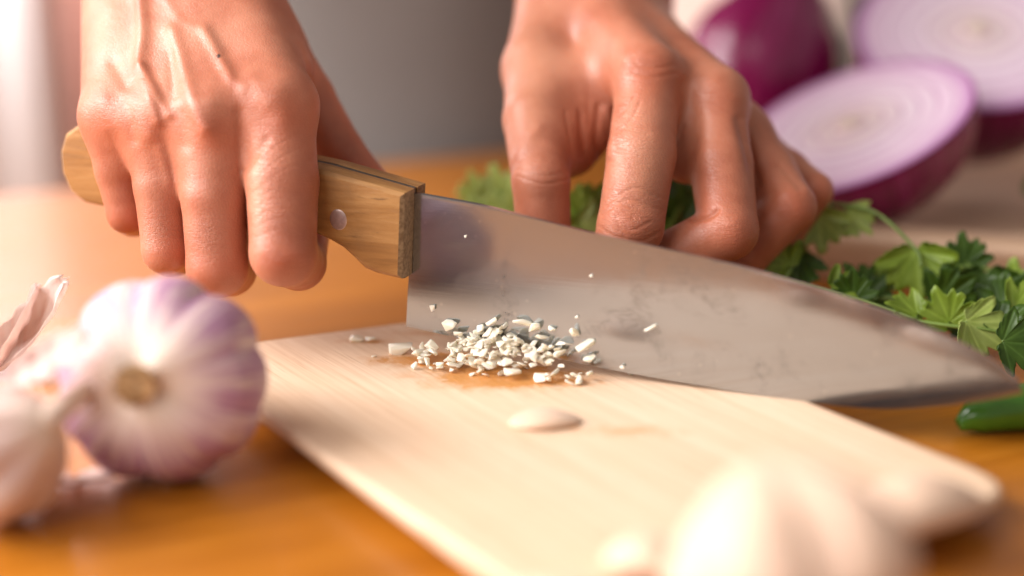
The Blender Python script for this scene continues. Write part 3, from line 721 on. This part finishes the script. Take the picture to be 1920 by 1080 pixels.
peel('tall pointed curl of white garlic skin at the left edge of the photo', zc(14, 688, .3), .044, .013, (0.2, -1.15, R(20)), .9, 1, M['paper'])
peel('pinkish flap of garlic skin lying between the two taller white curls', zc(52, 698, .4), .036, .012, (0, -.65, R(15)), .7, 2, M['paper2'])
peel('long white curl of garlic skin leaning towards the purple bulb', zc(82, 692, .6), .044, .012, (.5, -.55, R(12)), 1.0, 3, M['paper'])
peel('flat pale flake of garlic skin nearest the left of the purple bulb', zc(115, 690, .4), .026, .006, (.3, -.2, R(8)), .8, 4, M['paper2'])
peel('blurred three cornered garlic skin lying on the table below the pale bulb', zc(140, 925, .4), .022, .013, (0, .02, R(-70)), .25, 6, M['paper2'])

peel('wide blurred sheet of pale garlic skin reaching over to the purple bulb', P(100, 714, 408), .026, .008, (.5, -.22, R(14)), .8, 7, M['paper2'])
# whole clove lying on the board
def clove(name, label, cen, L, Wd, rot, mat, hz=1.0):
    V, Fc = [], []; nu, nv = 26, 26
    for i in range(nu + 1):
        u = i / nu; rr = (math.sin(math.pi * u) ** .5) * (1 - .22 * u)
        for k in range(nv):
            a = 2 * math.pi * k / nv; f = 1 - .22 * max(0, -math.sin(a))
            V.append((L * (u - .5), Wd * rr * math.cos(a), (Wd * rr * math.sin(a) * .85 * f + Wd * .35 * math.sin(math.pi * u)) * hz))
    for i in range(nu):
        for k in range(nv): Fc.append((i * nv + k, i * nv + (k + 1) % nv, (i + 1) * nv + (k + 1) % nv, (i + 1) * nv + k))
    m4 = Matrix.Rotation(rot, 4, 'Z'); VV = [m4 @ Vector(v) for v in V]; zl = min(v.z for v in VV)
    o = mesh(name, [v - Vector((0, 0, zl + .0004)) for v in VV], Fc, mat, loc=tuple(cen)); put_attr(o, [(math.cos(k % nv * 6.28 / nv), math.sin(k % nv * 6.28 / nv), k / len(VV)) for k in range(len(VV))], [.5] * len(VV))
    return tag(o, label, 'garlic clove')
clove('garlic_clove', 'single pinkish unpeeled garlic clove lying alone on the board', Z(1022, 794, 10.5), .0235, .0080, R(8), M['garlic3'], .42)
clove('garlic_clove', 'blurred plump garlic clove lying on the near right corner of the board', Z(1715, 985, 10.5), .046, .0125, R(24), M['garlic3'], .8)
clove('garlic_clove', 'blurred pale garlic clove at the bottom of the photo left of the big bulb', Z(1215, 1075, 10.5), .024, .008, R(-30), M['garlic3'], .9)

# minced garlic: every bit a thing
def bit_mesh(seed):
    r0 = random.Random(seed); bm = bmesh.new(); L = r0.uniform(.8, 1.6); Wd = r0.uniform(.65, 1.0); H = r0.uniform(.5, .85)
    for _ in range(13):
        v = Vector((r0.uniform(-1, 1), r0.uniform(-1, 1), r0.uniform(-1, 1))); v = v / max(abs(v.x), abs(v.y), abs(v.z)) * r0.uniform(.8, 1)
        bm.verts.new((v.x * L, v.y * Wd, v.z * H))
    r = bmesh.ops.convex_hull(bm, input=bm.verts); bmesh.ops.delete(bm, geom=[g for g in r['geom_interior'] if isinstance(g, bmesh.types.BMVert)], context='VERTS')
    bmesh.ops.dissolve_limit(bm, angle_limit=R(18), verts=bm.verts, edges=bm.edges)
    bmesh.ops.bevel(bm, geom=list(bm.edges), offset=.15, segments=3, profile=.5, affect='EDGES', clamp_overlap=True)
    for v in bm.verts: v.co += Vector(noise.noise_vector(v.co * 1.6 + Vector((seed, 0, 0)))) * .10
    bmesh.ops.recalc_face_normals(bm, faces=bm.faces); me = bpy.data.meshes.new('garlic_bit'); bm.to_mesh(me); bm.free()
    me.materials.append(M['bit']); me.polygons.foreach_set('use_smooth', [True] * len(me.polygons)); return me
bits = [bit_mesh(40 + k) for k in range(16)]
def put_bit(p, s, group, label, rot=None):
    o = bpy.data.objects.new('garlic_bit', random.choice(bits)); C.objects.link(o); o.location = tuple(p); o.scale = (s, s * random.uniform(.75, 1.1), s * random.uniform(.45, .85))
    o.rotation_euler = rot or (random.uniform(-.6, .6), random.uniform(-.6, .6), random.uniform(0, 6.28)); return tag(o, label, 'garlic bit', group)
GP = 'minced garlic heaped against the blade'; LP = 'small wet piece of minced garlic in the heap against the knife blade'
for k in range(205):
    u = random.triangular(-1, 74, 32); top = 15 * math.exp(-((u - 40) / 26) ** 2) + 2.5
    v = random.triangular(1.5, 16.5, 3); lvl = max(0, top * (1 - v / 17)); s = random.choice((random.uniform(.0012, .0021), random.uniform(.0016, .0027)))
    q = KW(u / 1000, 0, v / 1000 + .0005); zz = ZB + s * .5 + random.random() * lvl / 1000
    if k < 75: u = random.uniform(18, 60); v = random.uniform(1.2, 7); lvl = max(0, 15 * math.exp(-((u - 40) / 26) ** 2) * (1 - v / 17)); q = KW(u / 1000, 0, v / 1000); zz = ZB + s * .5 + lvl / 1000 * random.uniform(.6, 1.05)
    put_bit((q[0], q[1], zz), s, GP, LP)
for (px, py, s, lab) in ((670, 634, .0026, 'leftmost stray chip of garlic on the board, away from the heap'), (693, 635, .0025, 'chip of garlic just beside the leftmost stray chip'), (753, 655, .0034, 'round garlic chip at the left foot of the heap'), (700, 668, .0008, 'tiny garlic crumb on the bare board left of the heap')):
    put_bit(Z(px, py, 10.6 + s * 420), s, 'stray garlic chips on the board', lab, (0, 0, random.uniform(-.4, .4)))
for (px, py) in ((1180, 700), (1090, 700), (985, 688), (900, 672)):
    put_bit(Z(px, py, 11.1), random.uniform(.0012, .0018), GP, LP)
# bits stuck to the steel
for (px, py, s, lab) in ((1221, 613, .0021, 'long white sliver of garlic stuck alone on the blade'), (815, 574, .0014, 'garlic crumb stuck on the blade above the left of the heap'), (876, 441, .0007, 'speck of garlic stuck high on the blade near the handle'), (763, 440, .0006, 'speck of garlic stuck where handle meets blade'),
                         (1085, 592, .0008, 'speck of garlic on the blade just above the heap'), (1110, 516, .0007, 'speck of garlic on the middle of the blade'), (1168, 687, .0009, 'speck of garlic low on the blade right of the heap')):
    u, w_ = kn(px, py); q = KW(u, w_, .0014); o = put_bit(q, s, 'garlic specks stuck to the blade', lab, (R(80), R(-30), -PSI))
    if 'sliver' in lab: o.data = bits[1]; o.scale = (s * 1.3, s * .55, s * .5); o.rotation_euler = (0, R(-28), -PSI)
for (px, py, s) in ((845, 608, .0030), (868, 622, .0024), (925, 600, .0030), (940, 618, .0026), (930, 632, .0028), (905, 612, .0022), (985, 600, .0026), (1005, 610, .0028), (1020, 628, .0024), (1060, 640, .0026), (1080, 620, .0022), (1100, 645, .0028), (1110, 668, .0024), (1040, 615, .0022), (960, 640, .0024)):
    u, w_ = kn(px, py); put_bit(KW(u, w_, random.uniform(.0018, .0027)), s * 1.0, 'garlic pieces clinging to the blade above the heap', 'chunk of minced garlic clinging to the steel at the top of the heap')

# ------------------------------------------------------------------ tray and onions
tray = thing('wooden_tray', 'thick wooden tray with a sunken well under the cut red onions', 'tray', (0, 0, 0))
tp = [Z(1440, 530, 0)[:2], Z(2050, 590, 0)[:2]]; td = (tp[1] - tp[0]) / np.linalg.norm(tp[1] - tp[0]); tn = np.array([-td[1], td[0]])
t0 = tp[0] - td * .05; tray.location = (float(t0[0]), float(t0[1]), 0); tray.rotation_euler.z = math.atan2(td[1], td[0])
def rrect(x0, x1, y0, y1, r, n=8):
    out = []
    for cx, cy, a in ((x1 - r, y1 - r, 0), (x0 + r, y1 - r, 90), (x0 + r, y0 + r, 180), (x1 - r, y0 + r, 270)):
        for k in range(n + 1): out.append((cx + r * math.cos(R(a + 90 * k / n)), cy + r * math.sin(R(a + 90 * k / n))))
    return out
TW, TD, TH = .36, .34, .027
rings = [(rrect(.014, TW - .014, .014, TD - .014, .02), 0), (rrect(.012, TW - .012, .012, TD - .012, .022), .003), (rrect(0, TW, 0, TD, .03), TH - .005), (rrect(.0012, TW - .0012, .0012, TD - .0012, .029), TH - .0012), (rrect(.004, TW - .004, .004, TD - .004, .026), TH),
         (rrect(.022, .165, .022, TD - .022, .022), TH), (rrect(.025, .162, .025, TD - .025, .02), TH - .003), (rrect(.030, .157, .030, TD - .030, .016), TH - .014)]
V, Fc = [], []; nr = len(rings[0][0])
for pts, z in rings: V += [(x, y, z) for x, y in pts]
for i in range(len(rings) - 1):
    for k in range(nr): Fc.append((i * nr + k, i * nr + (k + 1) % nr, (i + 1) * nr + (k + 1) % nr, (i + 1) * nr + k))
Fc.append(tuple(range((len(rings) - 1) * nr, len(rings) * nr))); Fc.append(tuple(range(nr - 1, -1, -1)))
o = mesh('tray_slab', V, Fc, M['tray'], tray); o.data.set_sharp_from_angle(angle=R(50))

def onion(label, cen, a, h, normal, rest, half=True, group='red onions', spin=0, ecc=1.0):
    """a: radius of the cut face; h: depth of the half; normal: where the cut face looks"""
    q = Vector(normal).to_track_quat('Z', 'Y'); mtx = q.to_matrix().to_4x4() @ Matrix.Rotation(spin, 4, 'Z') @ Matrix.Diagonal((ecc, 1, 1, 1))
    V, Fc, mer = [], [], []; n, mm = 72, 30
    for i in range(mm + 1):
        th = (math.pi / 2 if half else math.pi) * i / mm
        for k in range(n):
            ph = 2 * math.pi * k / n
            if half: r, z = a * math.cos(math.pi / 2 - th), -h * math.cos(th)
            else: r, z = a * math.sin(th) ** .9, -h * math.cos(th) + (.30 * h * max(0, math.cos(math.pi - th) - .75) * 4 if th > 2 else 0)
            V.append((r * math.cos(ph), r * math.sin(ph), z)); mer.append((math.cos(ph), math.sin(ph), z / h))
    for i in range(mm):
        for k in range(n): Fc.append((i * n + k, i * n + (k + 1) % n, (i + 1) * n + (k + 1) % n, (i + 1) * n + k))
    VV = [mtx @ Vector(v) for v in V]; zl = min(v.z for v in VV); lift = Vector((0, 0, -zl))
    t = thing('onion_half' if half else 'onion', label, 'onion', (float(cen[0]), float(cen[1]), rest), group)
    o = mesh('skin', [v + lift for v in VV], Fc, M['oskin'], t); put_attr(o, mer, None)
    if half:
        V, Fc, rad = [], [], []; nr_ = 90
        for i in range(nr_ + 1):
            f = i / nr_; fr = (f * 7) % 1; dz = -.0009 * (math.exp(-((fr - 0) / .12) ** 2) + math.exp(-((fr - 1) / .12) ** 2)) if 0.05 < f < .97 else 0
            for k in range(n):
                ph = 2 * math.pi * k / n; V.append((a * .995 * f * math.cos(ph), a * .995 * f * math.sin(ph), dz + .0006 + .0025 * math.exp(-(f / .12) ** 2))); rad.append(f)
        for i in range(nr_):
            for k in range(n): Fc.append((i * n + k, (i + 1) * n + k, (i + 1) * n + (k + 1) % n, i * n + (k + 1) % n))
        o = mesh('cut_face', [mtx @ Vector(v) + lift for v in V], Fc, M['ocut'], t); b = o.data.attributes.new('rad', 'FLOAT', 'POINT'); b.data.foreach_set('value', rad)
    return t
onion('cut red onion half lying on the tray with its pale ringed face tipped up', P(1594, 230, 680), .0595, .047, (-.41, -.22, .89), .0132)
onion('second cut red onion half standing behind, its face towards the knife', P(1835, 20, 748), .064, .076, (-.14, -.52, .84), .0272)
onion('whole unpeeled dark purple onion behind the steadying hand', P(1425, 118, 800), .044, .046, (.3, .2, .93), .0272, half=False)

# ------------------------------------------------------------------ cilantro
def leaf_mesh(R0, seed, cup=.25):
    r0 = random.Random(seed); n = 150; rings_ = 9; V, Fc, vein = [(0, 0, 0)], [], [1.0]; lob = [-1.3, -.62, 0, .62, 1.3]
    for i in range(1, rings_ + 1):
        f = i / rings_
        for k in range(n):
            a = -2.35 + 4.7 * k / (n - 1)
            l = min(range(5), key=lambda q: abs(a - lob[q])); da = abs(a - lob[l])
            big = (.90, .97, 1.1, .97, .90)[l] * (1 - (.24 if l in (1, 3) else .40) * min(1, da / .36) ** 2.4) * (1 if abs(a) < 1.6 else max(.35, 1 - (abs(a) - 1.6) * .85))
            tooth = 1 - .14 * (.5 - .5 * math.cos(a * 14.5)) + .03 * math.sin(a * 29 + seed)
            r = R0 * (f ** .9) * (big * tooth * f + (1 - f) * .62)
            z = cup * R0 * (f * f * (.5 + .4 * math.sin(2.1 * a + seed)) + .035 * math.cos(8.7 * a) * f)
            V.append((r * math.sin(a), r * math.cos(a), z)); vein.append(math.exp(-(da * f / .045) ** 2))
    for k in range(n - 1): Fc.append((0, 1 + k + 1, 1 + k))
    for i in range(rings_ - 1):
        for k in range(n - 1):
            b = 1 + i * n + k; Fc.append((b, b + 1, b + n + 1, b + n))
    return V, Fc, vein
def sprig(label, stem_pts, leaves, smat=None, r=.0009):
    """stem_pts: world points; leaves: (base point, pointing direction, facing normal, size, material)"""
    b = stem_pts[0]; t = thing('cilantro_sprig', label, 'cilantro', tuple(map(float, b)), 'cilantro sprigs'); B = np.array(b)
    sp = spline([np.array(p) for p in stem_pts], 6); v_, f_ = tube(sp, list(np.linspace(r, r * .7, len(sp))), 8); mesh('stem', [np.array(tuple(q)) - B for q in v_], f_, smat or M['stem'], t)
    for i, (bp, d, nrm, size, mat) in enumerate(leaves):
        d = Vector(d).normalized(); nrm = Vector(nrm); x = d.cross(nrm).normalized(); z = x.cross(d).normalized()
        m3 = Matrix((x, d, z)).transposed(); V, Fc, ve = leaf_mesh(size * .68, i * 3 + len(label), random.uniform(.15, .4))
        o = mesh('leaf', [np.array(tuple(m3 @ Vector(v))) + np.array(bp) - B for v in V], Fc, mat, t)
        a = o.data.attributes.new('vein', 'FLOAT', 'POINT'); a.data.foreach_set('value', ve)
        o.modifiers.new('s', 'SOLIDIFY').thickness = .0002
        # short leaf stalk down to the nearest stem point
        near = min(sp, key=lambda q: np.linalg.norm(q - np.array(bp))); v2, f2 = tube([near, np.array(bp)], [r * .7, r * .5], 6)
        mesh('leaf_stalk', [np.array(tuple(q)) - B for q in v2], f2, M['stem'], t)
    return t
L, Dk, Md = M['leafl'], M['leafd'], M['leafm']
toc = lambda p: CAM - np.array(p)
def lf(px, py, d, px2, py2, size, mat, tilt=(0, 0, .3), d2=None):
    a = P(px, py, d); b = P(px2, py2, d2 or d); return (a, b - a, toc(a) / np.linalg.norm(toc(a)) + np.array(tilt), size, mat)
sprig('long cilantro sprig with pale leaves drooping beside the ring finger', [P(1500, 372, 580), P(1560, 382, 572), P(1640, 398, 562), P(1715, 465, 552), P(1728, 500, 548)],
      [lf(1535, 402, 566, 1545, 510, .022, L), lf(1590, 398, 568, 1635, 450, .017, L, (0, 0, .8)), lf(1716, 470, 552, 1728, 600, .027, Md), lf(1480, 450, 574, 1450, 510, .018, Md)])
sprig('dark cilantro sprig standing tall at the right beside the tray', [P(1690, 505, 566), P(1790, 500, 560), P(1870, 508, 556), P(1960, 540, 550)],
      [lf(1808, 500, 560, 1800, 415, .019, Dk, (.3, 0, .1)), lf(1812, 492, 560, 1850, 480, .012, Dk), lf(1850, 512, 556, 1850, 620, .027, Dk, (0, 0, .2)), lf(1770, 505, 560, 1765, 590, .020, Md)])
sprig('cilantro sprig with a bright pointed leaf near the knife tip', [P(1700, 600, 528), P(1790, 612, 522), P(1850, 618, 520), P(1960, 640, 516)],
      [lf(1812, 602, 520, 1925, 690, .024, L, (0, 0, .9)), lf(1865, 620, 522, 1930, 570, .020, Dk), lf(1880, 640, 512, 1960, 650, .022, Dk), lf(1900, 580, 530, 1960, 560, .020, Md), lf(1720, 590, 530, 1640, 570, .018, Md, (0, 0, .8)), lf(1780, 605, 528, 1760, 560, .02, Md)])
sprig('cilantro sprig flattened along the spine of the knife', [P(1440, 520, 540), P(1530, 540, 534), P(1620, 565, 530), P(1720, 600, 524)],
      [lf(1600, 560, 534, 1600, 500, .016, Dk), lf(1480, 500, 548, 1440, 470, .018, Md), lf(1500, 480, 560, 1490, 530, .02, Dk), lf(1560, 540, 536, 1640, 545, .016, Md, (0, 0, .8))])
sprig('blurred pale cilantro sprig left of the steadying thumb', [P(1080, 440, 600), P(1010, 410, 612), P(940, 390, 624), P(900, 380, 632)],
      [lf(945, 392, 622, 925, 310, .028, L, (-.5, 0, .7)), lf(905, 385, 630, 890, 340, .022, L, (-.5, 0, .7)), lf(960, 398, 616, 930, 440, .024, L, (-.4, 0, .6)), lf(1000, 405, 612, 975, 330, .026, L, (-.6, 0, .6)), lf(930, 395, 620, 890, 400, .022, L, (-.5, 0, .8))])
sprig('cilantro sprig gripped between the thumb and first finger', [P(1180, 430, 570), P(1120, 420, 572), P(1080, 410, 578), P(1040, 420, 582)],
      [lf(1100, 400, 574, 1135, 345, .020, Md), lf(1090, 420, 572, 1140, 430, .018, L), lf(1080, 405, 576, 1085, 360, .018, Md), lf(1110, 415, 580, 1160, 400, .02, Dk), lf(1070, 430, 576, 1110, 440, .016, L)])
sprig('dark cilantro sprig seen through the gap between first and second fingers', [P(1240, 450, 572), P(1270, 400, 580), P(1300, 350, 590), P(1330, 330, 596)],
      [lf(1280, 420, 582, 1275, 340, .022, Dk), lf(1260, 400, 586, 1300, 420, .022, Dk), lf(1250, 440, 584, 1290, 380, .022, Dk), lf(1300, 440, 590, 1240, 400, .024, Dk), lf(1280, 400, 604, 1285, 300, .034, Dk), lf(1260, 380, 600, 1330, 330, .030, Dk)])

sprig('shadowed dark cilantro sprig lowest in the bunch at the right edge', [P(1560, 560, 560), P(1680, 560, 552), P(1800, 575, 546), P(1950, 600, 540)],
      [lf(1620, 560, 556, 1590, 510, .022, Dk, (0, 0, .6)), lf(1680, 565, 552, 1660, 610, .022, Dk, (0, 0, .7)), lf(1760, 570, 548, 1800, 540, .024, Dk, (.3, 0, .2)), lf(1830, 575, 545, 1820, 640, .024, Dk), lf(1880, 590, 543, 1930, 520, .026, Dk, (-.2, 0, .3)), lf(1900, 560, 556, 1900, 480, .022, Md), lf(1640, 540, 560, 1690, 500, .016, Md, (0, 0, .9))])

# ------------------------------------------------------------------ chilies
def chili(label, pts, rads, cut=True):
    t = thing('chili_pepper', label, 'chili pepper', tuple(map(float, pts[0])), 'green chilies'); B = np.array(pts[0])
    sp = spline([np.array(p) for p in pts], 8); rd = np.interp(np.linspace(0, 1, len(sp)), np.linspace(0, 1, len(rads)), rads)
    v_, f_ = tube(sp, list(rd), 24); mesh('pod', [np.array(tuple(q)) - B for q in v_], f_, M['chili'], t)
    if cut:
        d = sp[-1] - sp[-2]; d /= np.linalg.norm(d); v2, f2 = tube([sp[-1], sp[-1] + d * .006, sp[-1] + d * .016 + np.array([0, 0, .003])], [rd[-1] * .8, .0016, .0013], 10)
        mesh('stalk', [np.array(tuple(q)) - B for q in v2], f2, M['stem'], t)
    return t
c0 = Z(1795, 812, 0); cz = lambda px, py, r: Z(px, py, 0) + np.array([0, 0, r])
chili('glossy green chili on the table near the knife tip', [cz(1796, 815, .0035), cz(1830, 812, .0062), cz(1900, 806, .0078), cz(1990, 798, .0084), cz(2100, 790, .0080), cz(2200, 775, .007)], [.0022, .0058, .0076, .0084, .0080, .0062])
q = np.array([*Z(1925, 385, 24)[:2], .024 + .008]); chili('green chili resting on the tray at the right edge of the photo', [q, q + np.array([.01, .006, .001]), q + np.array([.04, .02, 0]), q + np.array([.07, .02, 0])], [.003, .0075, .008, .006], False)
